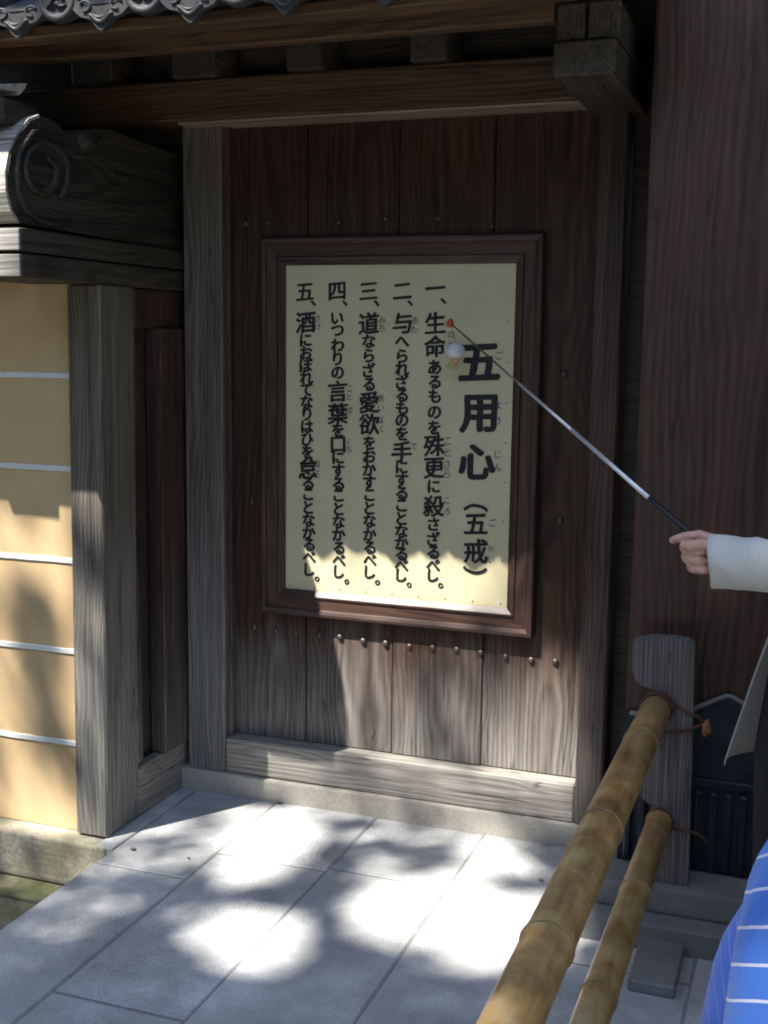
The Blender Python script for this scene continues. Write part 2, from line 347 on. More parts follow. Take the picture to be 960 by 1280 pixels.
# lintel, eave boards, blocks
boxobj('lintel', M['lintel'], gate, -2.75, -.60, 3.36, 3.52, 2.152, 2.272, bev=.006)
boxobj('eave_board', M['lintel'], gate, -2.75, -.648, 2.955, 3.0, 2.257, 2.335, bev=.005)
boxobj('tile_board', M['lintel'], gate, -2.75, -.56, 2.725, 2.80, 2.255, 2.285, bev=.004)
for px in (90, 215, 358, 512):
    c = at(px, 90, Y=3.34); boxobj('rafter_block', M['beam_y'], gate, c.x, c.x+(.145 if px < 300 else .112), 3.335, 3.50, 2.2735, 2.375, bev=.004)
boxobj('lintel_bounce_strip', M['bounce_strip'], gate, -1.90, -.60, 3.364, 3.475, 2.143, 2.151, bev=.002)  # pale strip painting bounced floor light onto the lintel's underside
# sloping roof boards and the roof over the side door
def slopebox(bm, x0, x1, y0, z0, y1, z1, t):
    d = Vector((0, y1-y0, z1-z0)).normalized(); n = Vector((0, -d.z, d.y))*t
    p = [Vector((x0, y0, z0)), Vector((x0, y1, z1)), Vector((x0, y1, z1))+n, Vector((x0, y0, z0))+n]
    return prism(bm, p, (x1-x0, 0, 0))
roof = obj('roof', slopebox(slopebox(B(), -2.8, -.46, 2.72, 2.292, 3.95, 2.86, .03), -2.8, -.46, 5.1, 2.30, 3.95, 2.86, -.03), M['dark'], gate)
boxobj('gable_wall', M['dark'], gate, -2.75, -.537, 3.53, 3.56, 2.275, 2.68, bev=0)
# eave tiles
TX = [-1.849+.2475*k for k in range(-4, 6)]
def round_tile(x):
    bm = B(); n = 20; y0, z0 = 2.68, 2.33; r = .055; c = Vector((x, y0, z0))
    sl = Vector((0, 1, .46)).normalized()
    # front disc with a raised rim and a comma pattern
    prof = [(0, .006), (.030, .006), (.034, .006), (.038, -.004), (.043, -.008), (.052, -.008), (r, -.004), (r, .02)]
    rings = []
    for rr, dy in prof:
        if rr == 0: rings.append([bm.verts.new(c+Vector((0, dy, 0)))]); continue
        rings.append([bm.verts.new(c+Vector((rr*math.cos(2*math.pi*k/n), dy, rr*math.sin(2*math.pi*k/n)))) for k in range(n)])
    for k in range(n): bm.faces.new((rings[0][0], rings[1][k], rings[1][(k+1) % n]))
    for a, b_ in zip(rings[1:], rings[2:]):
        for k in range(n): bm.faces.new((a[k], a[(k+1) % n], b_[(k+1) % n], b_[k]))
    for q in range(3):
        pts = []
        for j in range(7):
            a = 2*math.pi*q/3+j*.28; rr = .008+.003*j
            pts.append(c+Vector((rr*math.cos(a), .003, rr*math.sin(a))))
        tube(bm, pts, [.007, .007, .006, .005, .004, .003, .001], 8)
    tube(bm, [c+Vector((0, .02, 0)), c+Vector((0, .02, 0))+sl*1.36], .052, 16)
    return bm
def pan_tile(x):
    bm = B(); y0 = 2.675; w2 = .105; zt = 2.345
    top = [(w2*(u/8), zt-.042*(1-(u/8)**2)) for u in range(-8, 9)]
    bot = []
    for u in range(12, -13, -1):
        q = u/12; d = .040+.008*math.cos(q*math.pi*3)*(1-abs(q))
        if abs(q) < .3: d += .010*(1-(abs(q)/.3)**2)
        bot.append((w2*q, zt-.042*(1-q*q)-d*(1-.55*q*q)))
    prism(bm, [Vector((x+a, y0, z)) for a, z in top+bot], (0, .02, 0))
    # raised scroll on the pendant
    tube(bm, [Vector((x-.035+.007*k, y0-.003, 2.275+.010*math.cos(k*.63)+.000*k)) for k in range(11)], [.002]+[.0055]*9+[.002], 8)
    tube(bm, [Vector((x+.021*math.cos(a), y0-.004, 2.291+.016*math.sin(a))) for a in np.linspace(math.pi, 2*math.pi, 9)], .004, 8)
    for s_ in (-1, 1):
        tube(bm, [Vector((x+s_*(.045+.016*math.cos(a)), y0-.002, 2.305+.012*math.sin(a)+s_*0)) for a in np.linspace(.5, 5, 10)], .0035, 8)
    vs = []
    for k in range(2):
        yy = 2.69+k*1.25; zz = k*.575
        vs.append([bm.verts.new((x+a*1.0, yy, z+zz-.004)) for a, z in top])
    for j in range(len(top)-1): bm.faces.new((vs[0][j], vs[0][j+1], vs[1][j+1], vs[1][j]))
    return bm
rt = pt = None
for k, x in enumerate(TX):
    if x > -.5: continue
    if rt is None:
        rt = obj('round_tile', round_tile(x), M['tile'], roof, smooth=True); rx = x
        pt = obj('pan_tile', pan_tile(x+.128), M['tile'], roof)
    else:
        for src in (rt, pt):
            c = src.copy(); COL.objects.link(c); c.parent = roof; c.location = (x-rx, 0, 0)
obj('roof_ridge', tube(B(), [(-2.85, 3.96, 2.95), (-.45, 3.96, 2.95)], .11, 14), M['tile'], gate)
# bracket over the right post
boxobj('bracket', M['beam_y'], gate, -.645, -.497, 2.93, 3.56, 2.123, 2.203, bev=.005)
for a, b_ in ((-.642, -.574), (-.568, -.492)):
    boxobj('bearing_block', M['beam_y'], gate, a, b_, 2.945, 3.5, 2.208, 2.292, bev=.004)
# main pillar with its metal sheath and stone plinth
pil = boxobj('pillar', M['pillar'], gate, -.432, .06, 3.09, 3.62, .14, 3.6, bev=.012, seg=2)
boxobj('pillar', M['pillar'], gate, 2.0, 2.5, 3.09, 3.62, .14, 3.6, bev=.012, seg=2)
boxobj('main_door', M['panel'], gate, .065, 1.995, 3.5, 3.56, .05, 3.0, bev=.006)
boxobj('main_lintel', M['lintel'], gate, .062, 1.998, 3.2, 3.58, 3.0, 3.4, bev=.01)
boxobj('main_roof', M['dark'], gate, -.9, 3.0, 2.6, 4.6, 3.62, 3.8, bev=.01)
pl = B(); box(pl, -.47, .12, 2.945, 3.66, .066, .139, bev=.01, seg=2)
obj('plinth', rough(pl, .003, 11, 2), M['plinth'], gate)
sb = B(); box(sb, -.50, .3, 2.88, 3.66, -.01, .066, bev=.006)
obj('plinth_slab', sb, M['plinth'], gate)
# metal sheath: an ogee topped plate with a band of upright slots
bm = B(); pts = [(-.437, .141), (.065, .141), (.065, .56)]
def ogee(x):
    q = (x-(-.186))/.25; return .56+.075*(max(0, 1-abs(q)*1.9))**1.5+.0*q
og = [(x, .545+.075*max(0, 1-abs((x+.172)/.12))**.8) for x in np.linspace(.06, -.432, 36)]
pts = [(-.436, .141), (.064, .141)]+[(max(-.436, min(.064, x)), z) for x, z in og]
prism(bm, [Vector((x, 3.074, z)) for x, z in pts], (0, .014, 0))
sheath = obj('metal_sheath', bm, M['copper'], gate)
bm = B(); xs = -.42
while xs < .05:
    box(bm, xs, xs+.018, 3.060, 3.0735, .15, .36, bev=.004); xs += .036
obj('sheath_rib', bm, M['copper'], sheath)
bm = tube(B(), [Vector((x, 3.072, z)) for x, z in og if -.43 < x < .05], .006, 8)
obj('sheath_rim', bm, M['plinth'], sheath, smooth=True)
obj('sheath_band', box(B(), -.436, .064, 3.066, 3.0735, .372, .392, bev=.002), M['copper'], sheath)

# ------------------------------------------------------------------ ochre side wall
wall = thing('plaster_wall', (-2.6, 3.05, 0), 'ochre plaster side wall with five white lines, timber corner post and carved beam end', 'wall')
obj('wall_face', box(B(), -4.6, -2.025, 2.985, 3.2, 0.0, 1.66, bev=0), M['ochre'], wall)
for z in (1.384, 1.112, .838, .562, .275):
    bm = box(B(), -4.6, -2.022, 2.980, 2.99, z-.0085, z+.0085, bev=.002)
    bmesh.ops.bisect_plane(bm, geom=bm.verts[:]+bm.edges[:]+bm.faces[:], plane_co=(-2.6, 0, 0), plane_no=(1, 0, 0))
    for k in range(30): bmesh.ops.bisect_plane(bm, geom=bm.verts[:]+bm.edges[:]+bm.faces[:], plane_co=(-2.05-.02*k, 0, 0), plane_no=(1, 0, 0))
    for v in bm.verts: v.co.z += .0022*noise.noise(Vector((v.co.x*14, z*9, 0)))+.001*noise.noise(Vector((v.co.x*60, z*9, v.co.z*80)))
    obj('white_line', bm, M['line'], wall)
cp = B(); box(cp, -2.035, -1.925, 2.958, 3.14, .003, 1.643, bev=.005)
for v in cp.verts:                                          # the post leans a little
    v.co.x += -.012*(1-v.co.z/1.65)
obj('corner_post', cp, M['post'], wall)
base = B(); box(base, -4.6, -1.905, 2.90, 3.3, -.14, -.001, bev=.008, seg=2)
bmesh.ops.subdivide_edges(base, edges=base.edges[:], cuts=6, use_grid_fill=True)
for v in base.verts: v.co += noise.noise_vector(v.co*9)*.006
obj('stone_base', base, M['base'], wall)
lb = B(); box(lb, -4.6, -1.89, 2.80, 3.2, -.2, -.148, bev=.004)
obj('lower_footing', rough(lb, .006, 8, 4), M['earth'], wall)
# return towards the door: recessed board, low sill and head piece
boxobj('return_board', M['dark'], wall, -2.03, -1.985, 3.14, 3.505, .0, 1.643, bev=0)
boxobj('return_sill', M['sill_y'], wall, -1.982, -1.938, 3.142, 3.505, .002, .158, bev=.006)
boxobj('return_head', M['post_dark'], wall, -1.982, -1.95, 3.142, 3.50, 1.527, 1.643, bev=.003)
boxobj('return_stud', M['post_dark'], wall, -1.983, -1.926, 3.29, 3.50, .16, 1.526, bev=.004)
boxobj('return_stud', M['post_dark'], wall, -1.983, -1.955, 3.142, 3.20, .16, 1.526, bev=.004)
# doubled beam over the corner post, its end grain towards us
for z0, z1 in ((1.645, 1.706), (1.711, 1.770)):
    bb = boxobj('beam', M['beam_y'], wall, -2.16, -1.93, 2.615, 3.5, z0, z1, bev=.004)
    obj('sunlit_end_grain', box(B(), -2.157, -1.933, 2.609, 2.6155, z0+.003, z1-.003, bev=.001), M['sunlit_end'], bb)  # pale cap: sunlight on the beam end painted in
# carved scroll board
def yz(pts, X): return [at(*p, X=X) for p in pts]
out = [(27, 279), (17, 262), (11, 238), (10, 215), (14, 190), (24, 168), (37, 152), (50, 146), (63, 149), (76, 159), (86, 172), (91, 181), (96, 171), (105, 164), (118, 161), (132, 161), (147, 165), (160, 171), (178, 178), (196, 184), (208, 188)]
X0 = -1.953
pts = yz(out, X0)
pts = [Vector((X0, p.y, max(p.z, 1.7715))) for p in pts]+[Vector((X0, 3.5, pts[-1].z)), Vector((X0, 3.5, 1.7715))]
bm = prism(B(), pts, (-.19, 0, 0))
nose_o = obj('carved_nose', bm, M['nose'], wall)
def relief(px, r, n=8, X=X0+.002):
    v = yz(px, X); R = [r]*len(v); R[0] = R[-1] = r*.4
    return tube(B(), v, R, n)
big = []
for a in np.linspace(0, 2*math.pi*1.35, 46):
    rr = 1-.60*a/(2*math.pi*1.35)
    big.append((54+34*rr*math.cos(-a+.9)*.95, 214+42*rr*math.sin(-a+.9)*1.0))
obj('scroll_carving', relief(big, .0105), M['nose'], nose_o, smooth=True)
edge = [(92, 274), (70, 281), (48, 276), (31, 262), (22, 240), (20, 212), (26, 186), (40, 166), (54, 160)]
obj('scroll_carving', relief(edge, .009), M['nose'], nose_o, smooth=True)
obj('scroll_carving', relief([(92, 195), (104, 197), (114, 190), (121, 178), (128, 172)], .006), M['nose'], nose_o, smooth=True)
bm = B(); bmesh.ops.create_uvsphere(bm, u_segments=18, v_segments=12, radius=1)
c = at(107, 178, X=X0)
for v in bm.verts: v.co = Vector((c.x+v.co.x*.02, c.y+v.co.y*.04, c.z+v.co.z*.03))
obj('scroll_bud', bm, M['nose'], nose_o, smooth=True)
obj('nose_sunlit_edge', prism(B(), yz([(27, 278), (17, 262), (11, 238), (10, 215), (14, 190), (24, 168), (37, 152), (50, 146), (49, 143), (36, 148), (22, 164), (11, 188), (6, 214), (7, 240), (13, 264), (22, 279)], X0-.004), (-.182, 0, 0)), M['sunlit_end'], nose_o)  # front edge of the carving, paled as sunlit
# small finial tile over the carved board
cap = prism(B(), yz([(-25, 126), (-16, 112), (-2, 105), (34, 104), (31, 111), (24, 119), (16, 113), (2, 111), (-12, 118), (-18, 132)], -1.99), (-.10, 0, 0))
obj('ridge_finial', cap, M['sunlit_end'], nose_o)  # sunlit white put into the finial's colour
boxobj('finial_block', M['nose'], wall, -2.14, -1.98, 2.62, 2.78, 2.03, 2.095, bev=.01)
# the wall's own little tiled roof, left of the picture
wr = obj('wall_roof', slopebox(slopebox(B(), -4.7, -2.24, 2.45, 1.985, 2.84, 2.18, .05), -4.7, -2.24, 3.6, 1.92, 2.86, 2.18, -.05), M['tile'], wall)
for k in range(12):
    x = -2.445-.36*k
    if k == 0 or x > -4.5:
        boxobj('rafter_end', M['beam_y'], wall, x-.165, x, 2.455, 2.98, 1.93, 1.982, bev=.004)
boxobj('wall_plate', M['beam_y'], wall, -4.6, -2.2, 2.9, 3.2, 1.661, 1.93, bev=.004)

# ------------------------------------------------------------------ sign
sign = thing('sign_board', (-1.215, 3.47, 1.2), 'cream board in a brown moulded frame lettered with vertical Japanese precepts', 'sign')
c0, c1 = at(325, 297, Y=3.44), at(665, 799, Y=3.44)
L_, R_, T_, Bo = -1.662, -.766, 1.806, .622
prof = [(0, 3.477), (0, 3.446), (.004, 3.440), (.012, 3.438), (.020, 3.441), (.024, 3.447), (.056, 3.449), (.060, 3.444), (.066, 3.443), (.072, 3.448), (.083, 3.456), (.083, 3.477)]
def mitre(side):
    bm = B(); quads = []
    ends = {'t': ((L_, T_), (R_, T_)), 'b': ((R_, Bo), (L_, Bo)), 'l': ((L_, Bo), (L_, T_)), 'r': ((R_, T_), (R_, Bo))}[side]
    sg = {(L_, T_): (1, -1), (R_, T_): (-1, -1), (R_, Bo): (-1, 1), (L_, Bo): (1, 1)}
    rr = []
    for e in ends:
        rr.append([bm.verts.new((e[0]+sg[e][0]*w_, y, e[1]+sg[e][1]*w_)) for w_, y in prof])
    for k in range(len(prof)): bm.faces.new((rr[0][k], rr[0][(k+1) % len(prof)], rr[1][(k+1) % len(prof)], rr[1][k]))
    bm.faces.new(rr[0]); bm.faces.new(rr[1][::-1])
    return bm
for s_ in 'tblr': obj('frame_rail' if s_ in 'tb' else 'frame_stile', mitre(s_), M['frame' if s_ in 'tb' else 'frame_v'], sign)
panel = boxobj('panel', M['board'], sign, -1.585, -.842, 3.460, 3.476, .70, 1.73, bev=0)
PXM = .00254
def glyphs(items, bold):
    bm = B()
    for ch, px, py, em, shear in items:
        cu = bpy.data.curves.new('glyph', 'FONT'); cu.body = ch; cu.resolution_u = 5
        o = bpy.data.objects.new('glyph', cu); COL.objects.link(o)
        me = bpy.data.meshes.new_from_object(o.evaluated_get(bpy.context.evaluated_depsgraph_get()))
        bpy.data.objects.remove(o); bpy.data.curves.remove(cu)
        co_ = np.array([v.co[:2] for v in me.vertices])
        if not len(co_): continue
        ctr = (co_.min(0)+co_.max(0))/2; c = at(px, py, Y=3.46); s_ = em*PXM
        base_ = [(v.co.x-ctr[0], v.co.y-ctr[1]) for v in me.vertices]
        # the brush is pressed on a slant: the stroke is laid down several times round a small oval, each a hair above the last
        bd = bold*(1.45 if 'ぁ' <= ch <= 'ん' else 1); K = 7 if bold > .008 else 1
        for k in range(K):
            a = 2*math.pi*k/max(1, K-1); ox = 0 if k == K-1 else bd*math.cos(a); oy = 0 if k == K-1 else bd*.8*math.sin(a)
            for v, (bx_, by_) in zip(me.vertices, base_):
                n_ = noise.noise_vector(Vector((bx_*5+px, by_*5, py)))*.026
                x, y = (bx_+ox+n_.x)*s_, (by_+oy+n_.y)*s_
                v.co = Vector((c.x+x, 3.4588-.00012*k, c.z+y+shear*x))
            bm.from_mesh(me)
        bpy.data.meshes.remove(me)
    return bm
KAN, KAN2, NUM = 29, 26, 26
items, small = [], []
def column(xa, ya, xb, yb, seq):
    for ch, y in seq:
        x = xa+(xb-xa)*(y-ya)/(yb-ya)
        if ch == '、': items.append((ch, x+10, y, 22, 0)); continue
        if ch == '。': items.append((ch, x+9.5, y, 19, 0)); continue
        kana = 'ぁ' <= ch <= 'ん'
        em = 18.5 if kana else (25 if ch in '一二三四五' else 27)
        if ch == '口': em = 24
        items.append((ch, x, y, em, .04 if kana else .085))
def seq(s, ys): return list(zip(s, ys))
column(544.5, 360, 541.5, 719, seq('一、生命あるものを殊更に殺さざるべし。', [360, 376.5, 403.5, 433, 459, 477.5, 495, 515.5, 534.5, 557, 585, 608, 632.5, 655, 673.5, 690.5, 706.5, 719, 732]))
column(503, 364, 502, 719, seq('二、与へられざるものを手にすることなかるべし。', [364, 379, 404, 427, 445, 461, 477, 494, 509.5, 525.5, 542, 565, 584, 600, 616.5, 632, 648, 664, 678.5, 692.5, 706.5, 719, 731]))
column(461, 364, 462.5, 716, seq('三、道ならざる愛欲をおかすことなかるべし。', [364, 379, 404, 426.5, 444.5, 462.5, 480.5, 503, 530, 553.5, 570, 586.5, 603, 619, 635, 651, 668, 684.5, 700, 715, 728]))
column(421.5, 364, 424, 715, seq('四、いつわりの言葉を口にすることなかるべし。', [364, 379, 398, 413.5, 431.5, 448.5, 466, 489, 517, 537.5, 556, 572, 588.5, 605, 619.5, 636, 652, 668, 685, 700, 714.5, 727]))
column(381.5, 365, 387, 712, seq('五、酒におぼれてなりはひを怠ることなかるべし。', [365, 379, 403, 425, 441, 456.5, 472, 487.5, 502.5, 517.5, 533.5, 549.5, 565, 585.5, 604, 618, 634, 650, 665.5, 681, 696, 712, 723.5]))
big_items = [('五', 599, 453, 51, .07), ('用', 598, 517, 49, .06), ('心', 596, 577, 46, .05)]
items += [('︵', 595, 634.5, 30, .0), ('五', 595, 655, 30, .07), ('戒', 595, 689, 31, .07), ('︶', 594, 713, 30, 0)]
for s_, x, y, e in [('ご', 624.5, 444, 11), ('よ', 623, 507, 11), ('う', 622.5, 526, 11), ('じ', 622.5, 568, 11), ('ん', 622.5, 584, 11), ('ご', 616, 653, 11), ('か', 614, 685.5, 9), ('い', 614, 700, 9),
                    ('い', 561, 405, 10), ('の', 564, 418, 10), ('ち', 564, 432, 10), ('こ', 560, 551.5, 12), ('と', 560, 565.5, 12), ('さ', 559, 580, 12), ('ら', 559, 592, 12), ('こ', 559, 625.5, 10), ('ろ', 559, 639, 10),
                    ('あ', 519, 400.5, 10), ('た', 518, 412, 10), ('て', 517.5, 558, 10), ('み', 477.5, 400, 10), ('ち', 477.5, 410, 10), ('あ', 476.5, 498, 10), ('い', 476.5, 510, 10), ('よ', 477, 525, 10), ('く', 477, 536, 10),
                    ('こ', 437.5, 486, 9.5), ('と', 437, 496, 9.5), ('ば', 437, 512.5, 10), ('く', 436, 552.5, 9.5), ('ち', 436, 561.5, 9.5), ('さ', 397.5, 398, 9.5), ('け', 397.5, 408.5, 9.5), ('お', 397, 578.5, 9.5), ('こ', 397.5, 586, 9.5), ('た', 397, 594, 9.5)]:
    small.append((s_, x, y, e, .05))
obj('lettering', glyphs(items, .033), M['ink'], panel)
obj('title_lettering', glyphs(big_items, .044), M['ink'], panel)
obj('small_lettering', glyphs(small, .006), M['inksmall'], panel)
tk = None
for xx, zz in [(-1.565+.0869*k, z) for k in range(9) for z in (.716,)]+[(-.868, .73+.118*k) for k in range(1, 8)]:
    if tk is None:
        bm = B(); bmesh.ops.create_icosphere(bm, subdivisions=2, radius=.0022, matrix=Matrix.Translation((xx, 3.4595, zz)))
        tk = obj('tack', bm, M['iron'], panel); t0 = (xx, zz)
    else:
        c = tk.copy(); COL.objects.link(c); c.parent = panel; c.location = (xx-t0[0], 0, zz-t0[1])

# ------------------------------------------------------------------ bamboo barrier
bar = thing('bamboo_barrier', (-.3, 2.8, 0), 'bamboo rail barrier tied to a notched grey plank post on a stone foot', 'barrier')
Yp = 2.97
def P2(*p): return at(*p, Y=Yp)
def arc(cx_, cz, r, a0, a1, n=9):
    return [Vector((cx_+r*math.cos(math.radians(a)), Yp, cz+r*math.sin(math.radians(a)))) for a in np.linspace(a0, a1, n)]
R1 = (-.337, .600, .0375); R2 = (-.318, .303, .031)
left = [P2(791, 803), P2(790, 838), P2(793, 848), P2(800, 856)]
pl_out = left + arc(R1[0], R1[1], R1[2]+.004, 100, -90, 12)
lob = P2(796, 985)
pl_out += [Vector((R1[0]-.01, Yp, R1[1]-.06)), Vector((-.385, Yp, .40)), Vector((-.383, Yp, .372)), Vector((-.36, Yp, .352))]
pl_out += arc(R2[0], R2[1], R2[2]+.004, 110, -110, 12)
pl_out += [Vector((-.36, Yp, .22)), Vector((-.362, Yp, .03)), Vector((-.238, Yp, .03)), P2(868, 806), P2(860, 800), P2(840, 797), P2(812, 796), P2(797, 799)]
obj('plank_post', prism(B(), pl_out, (0, .032, 0)), M['plank'], bar)
def bamboo(cx_, cz, r0, r1, y0, y1, nodes, mats, bend=.0):
    bm = B(); ys = []; 
    y = y0
    path, rad = [], []
    allys = sorted(set([y0, y1]+[n+d for n in nodes for d in (-.05, -.014, -.007, -.003, 0, .003, .007, .014, .05)]))
    allys = [q for q in allys if y0 <= q <= y1]
    for q in allys:
        t = (q-y0)/(y1-y0); r = r0+(r1-r0)*t
        dn = min(abs(q-n) for n in nodes)
        f = 1.0
        if dn < .0045: f = 1.03
        elif dn < .0085: f = 1.045
        elif dn < .02: f = 1.012
        path.append((cx_+bend*math.sin(q*2.1), q, cz+bend*math.sin(q*3.1+1))); rad.append(r*f)
    return tube(bm, path, rad, 28)
n1 = [2.955-.04]
def nodeY(px, py, Z): return at(px, py, Z=Z).y
nodes1 = [nodeY(805, 918, .62), nodeY(755, 1022, .62), nodeY(690, 1165, .62)]
nodes1 = [2.93-.0]+nodes1 if False else nodes1
d1 = (nodes1[0]-nodes1[2])/2
nodes1 += [nodes1[2]-d1*k for k in (1, 2, 3)]
RA = obj('bamboo_rail', bamboo(R1[0], R1[1], .0425, .0365, .75, 3.035, nodes1, None), M['bamboo'], bar, smooth=True)
nodes2 = [nodeY(792, 1103, .325), nodeY(738, 1228, .325)]
d2 = nodes2[0]-nodes2[1]; nodes2 += [nodes2[1]-d2*k for k in (1, 2, 3)]+[nodes2[0]+d2*.93]
RB = obj('bamboo_rail', bamboo(R2[0], R2[1], .037, .031, .75, 3.03, nodes2, None), M['bamboo'], bar, smooth=True)
for rail, (rx_, rz_, _), ns, r0, r1, ye in ((RA, R1, nodes1, .0425, .0365, 3.035), (RB, R2, nodes2, .037, .031, 3.03)):
    for n_ in ns:
        if .8 < n_ < ye-.02:
            r = (r0+(r1-r0)*(n_-.75)/(ye-.75))*1.048
            bm = B(); path = [Vector((rx_+r*math.cos(a), n_-.0095+.0012*math.sin(a*3), rz_+r*math.sin(a))) for a in np.linspace(0, 2*math.pi, 41)]
            tube(bm, path, .0016, 6, cap=False); obj('node_ring', bm, M['node'], rail, smooth=True)
ft = B(); box(ft, -.342, -.234, 2.665, 3.03, -.0, .03, bev=.004); obj('stone_foot', ft, M['plinth'], bar)
bk = B(); box(bk, -.40, -.20, .74, .775, .02, .75, bev=.004); obj('plank_post', bk, M['plank'], bar)
# cords
def ring(cx_, cz, r, y, ry, n=22, a0=0, a1=2*math.pi): return [Vector((cx_+r*math.cos(a), y+ry*math.sin(a), cz+r*math.sin(a))) for a in np.linspace(a0, a1, n)]
bm = B()
tube(bm, ring(R1[0], R1[1], .0395, 2.955, .006), .0035, 8); tube(bm, ring(R1[0], R1[1], .0395, 2.945, -.004), .003, 8)
tube(bm, [P2(836, 868)+Vector((0, -.012, 0)), P2(850, 882)+Vector((0, -.008, 0)), P2(867, 893)+Vector((0, -.006, 0)), P2(873, 897)+Vector((0, .004, 0)), P2(880, 906)+Vector((0, .012, 0))], .0036, 8)
tube(bm, [P2(832, 914)+Vector((0, -.012, 0)), P2(850, 914)+Vector((0, -.006, 0)), P2(867, 910)+Vector((0, -.005, 0)), P2(874, 908)+Vector((0, .01, 0)), P2(880, 908)+Vector((0, .012, 0))], .0036, 8)
obj('cord', bm, M['rope'], bar, smooth=True)
bm = B()
tube(bm, ring(R2[0], R2[1], .033, 2.955, .006), .0034, 8)
tube(bm, [P2(838, 1034)+Vector((0, -.01, 0)), P2(852, 1037)+Vector((0, -.006, 0)), P2(866, 1039)+Vector((0, -.006, 0)), P2(876, 1046)+Vector((0, .006, 0)), P2(884, 1056)+Vector((0, .006, 0))], .0036, 8)
obj('cord', bm, M['rope'], bar, smooth=True)
bm = B(); kc = P2(882, 912)+Vector((0, .012, 0))
bmesh.ops.create_uvsphere(bm, u_segments=14, v_segments=10, radius=1)
for v in bm.verts: v.co = kc+Vector((v.co.x*.012, v.co.y*.01, v.co.z*.021+.003*math.sin(v.co.x*5)))
rough(bm, .003, 60); obj('cord_knot', bm, M['tagwood'], bar, smooth=True)

# ------------------------------------------------------------------ people
def solid(name, segs, mt, parent, vox, sm=6):
    """one continuous body from tapered limbs, fused and smoothed"""
    bm = B()
    for p0, r0, p1, r1 in segs:
        p0, p1 = Vector(p0), Vector(p1)
        for p, r in ((p0, r0), (p1, r1)):
            q = bmesh.ops.create_icosphere(bm, subdivisions=2, radius=1)
            rr = Vector(r) if hasattr(r, '__len__') else Vector((r, r, r))
            for v in q['verts']: v.co = p+Vector((v.co.x*rr.x, v.co.y*rr.y, v.co.z*rr.z))
        if (p1-p0).length > 1e-4:
            k = max(2, int((p1-p0).length/max(vox*2, .01)))
            if hasattr(r0, '__len__') or hasattr(r1, '__len__'):
                a = Vector(r0) if hasattr(r0, '__len__') else Vector((r0,)*3); b_ = Vector(r1) if hasattr(r1, '__len__') else Vector((r1,)*3)
                for j in range(1, k):
                    t = j/k; q = bmesh.ops.create_icosphere(bm, subdivisions=2, radius=1); c = p0.lerp(p1, t); rr = a.lerp(b_, t)
                    for v in q['verts']: v.co = c+Vector((v.co.x*rr.x, v.co.y*rr.y, v.co.z*rr.z))
            else: tube(bm, [p0, p1], [r0, r1], 16)
    me = bpy.data.meshes.new(name); bm.to_mesh(me); bm.free()
    o = bpy.data.objects.new('tmp', me); COL.objects.link(o)
    md = o.modifiers.new('r', 'REMESH'); md.mode = 'VOXEL'; md.voxel_size = vox
    if sm:
        sm_ = o.modifiers.new('s', 'SMOOTH'); sm_.iterations = sm; sm_.factor = .4
    me2 = bpy.data.meshes.new_from_object(o.evaluated_get(bpy.context.evaluated_depsgraph_get()))
    bpy.data.objects.remove(o)
    return obj(name, me2, mt, parent, smooth=True)
def head_segs(c, h, f):
    """head centre c, height h, f = unit vector it faces"""
    c = Vector(c); f = Vector(f).normalized(); s_ = Vector((f.y, -f.x, 0))
    up = Vector((0, 0, 1)); S = [(c+f*-.008, (h*.36, h*.40, h*.42) if abs(f.y) > .5 else (h*.40, h*.36, h*.42), c+f*.004-up*h*.2, h*.30)]
    S.append((c+f*h*.14-up*h*.34, h*.15, c+f*h*.2-up*h*.4, h*.12))                 # chin
    S.append((c+f*h*.37+up*h*.02, h*.035, c+f*h*.47-up*h*.13, h*.055))            # nose
    S.append((c+f*h*.37-up*h*.26, h*.05, c+f*h*.375-up*h*.3, h*.05))              # mouth
    for q in (-1, 1):
        S.append((c+s_*q*h*.38-f*h*.02+up*h*.04, h*.07, c+s_*q*h*.37-f*h*.02-up*h*.1, h*.045))   # ears
        S.append((c+f*h*.34+s_*q*h*.15+up*h*.09, h*.05, c+f*h*.33+s_*q*h*.2+up*h*.09, h*.045))  # brows
    return S
def face(c, h, f, parent):
    c = Vector(c); f = Vector(f).normalized(); s_ = Vector((f.y, -f.x, 0)); up = Vector((0, 0, 1))
    for q in (-1, 1):
        bm = B(); bmesh.ops.create_uvsphere(bm, u_segments=10, v_segments=8, radius=h*.04, matrix=Matrix.Translation(c+f*h*.36+s_*q*h*.16))
        obj('eye', bm, M['hair'], parent, smooth=True)

# guide who holds the pointer: right arm stretched to the left of the picture
guide = thing('person', (.22, 2.52, 0), 'person in a pale jacket stretching an arm in from the right edge', 'person')
px = 2.45/PX_F*1.075
HO = at(888, 690, Y=2.45)                                    # hand origin, at the cuff
def hp(ax, up, c): return HO+Vector((-ax, -c, up))           # towards the sign, up, towards the camera
fingers = []
def chain(pts, rads):
    for (a, b_, r, q) in zip(pts, pts[1:], rads, rads[1:]): fingers.append((hp(*a), r, hp(*b_), q))
# palm and back of the hand
chain([(-.06, .004, .0), (-.028, .004, .0)], [.026, .026])
for q, (u0, u1) in enumerate(((.018, .030), (.008, .012), (-.003, -.006), (-.012, -.022))):
    chain([(-.025, u0*.8, -.004), (.026-.006*q*(q > 1), u1, -.010)], [.0165, .0125])
# index, stretched along the stick on the far side
chain([(.026, .030, -.008), (.052, .027, -.006), (.066, .022, -.002), (.075, .019, .002)], [.011, .0092, .0085, .0074])
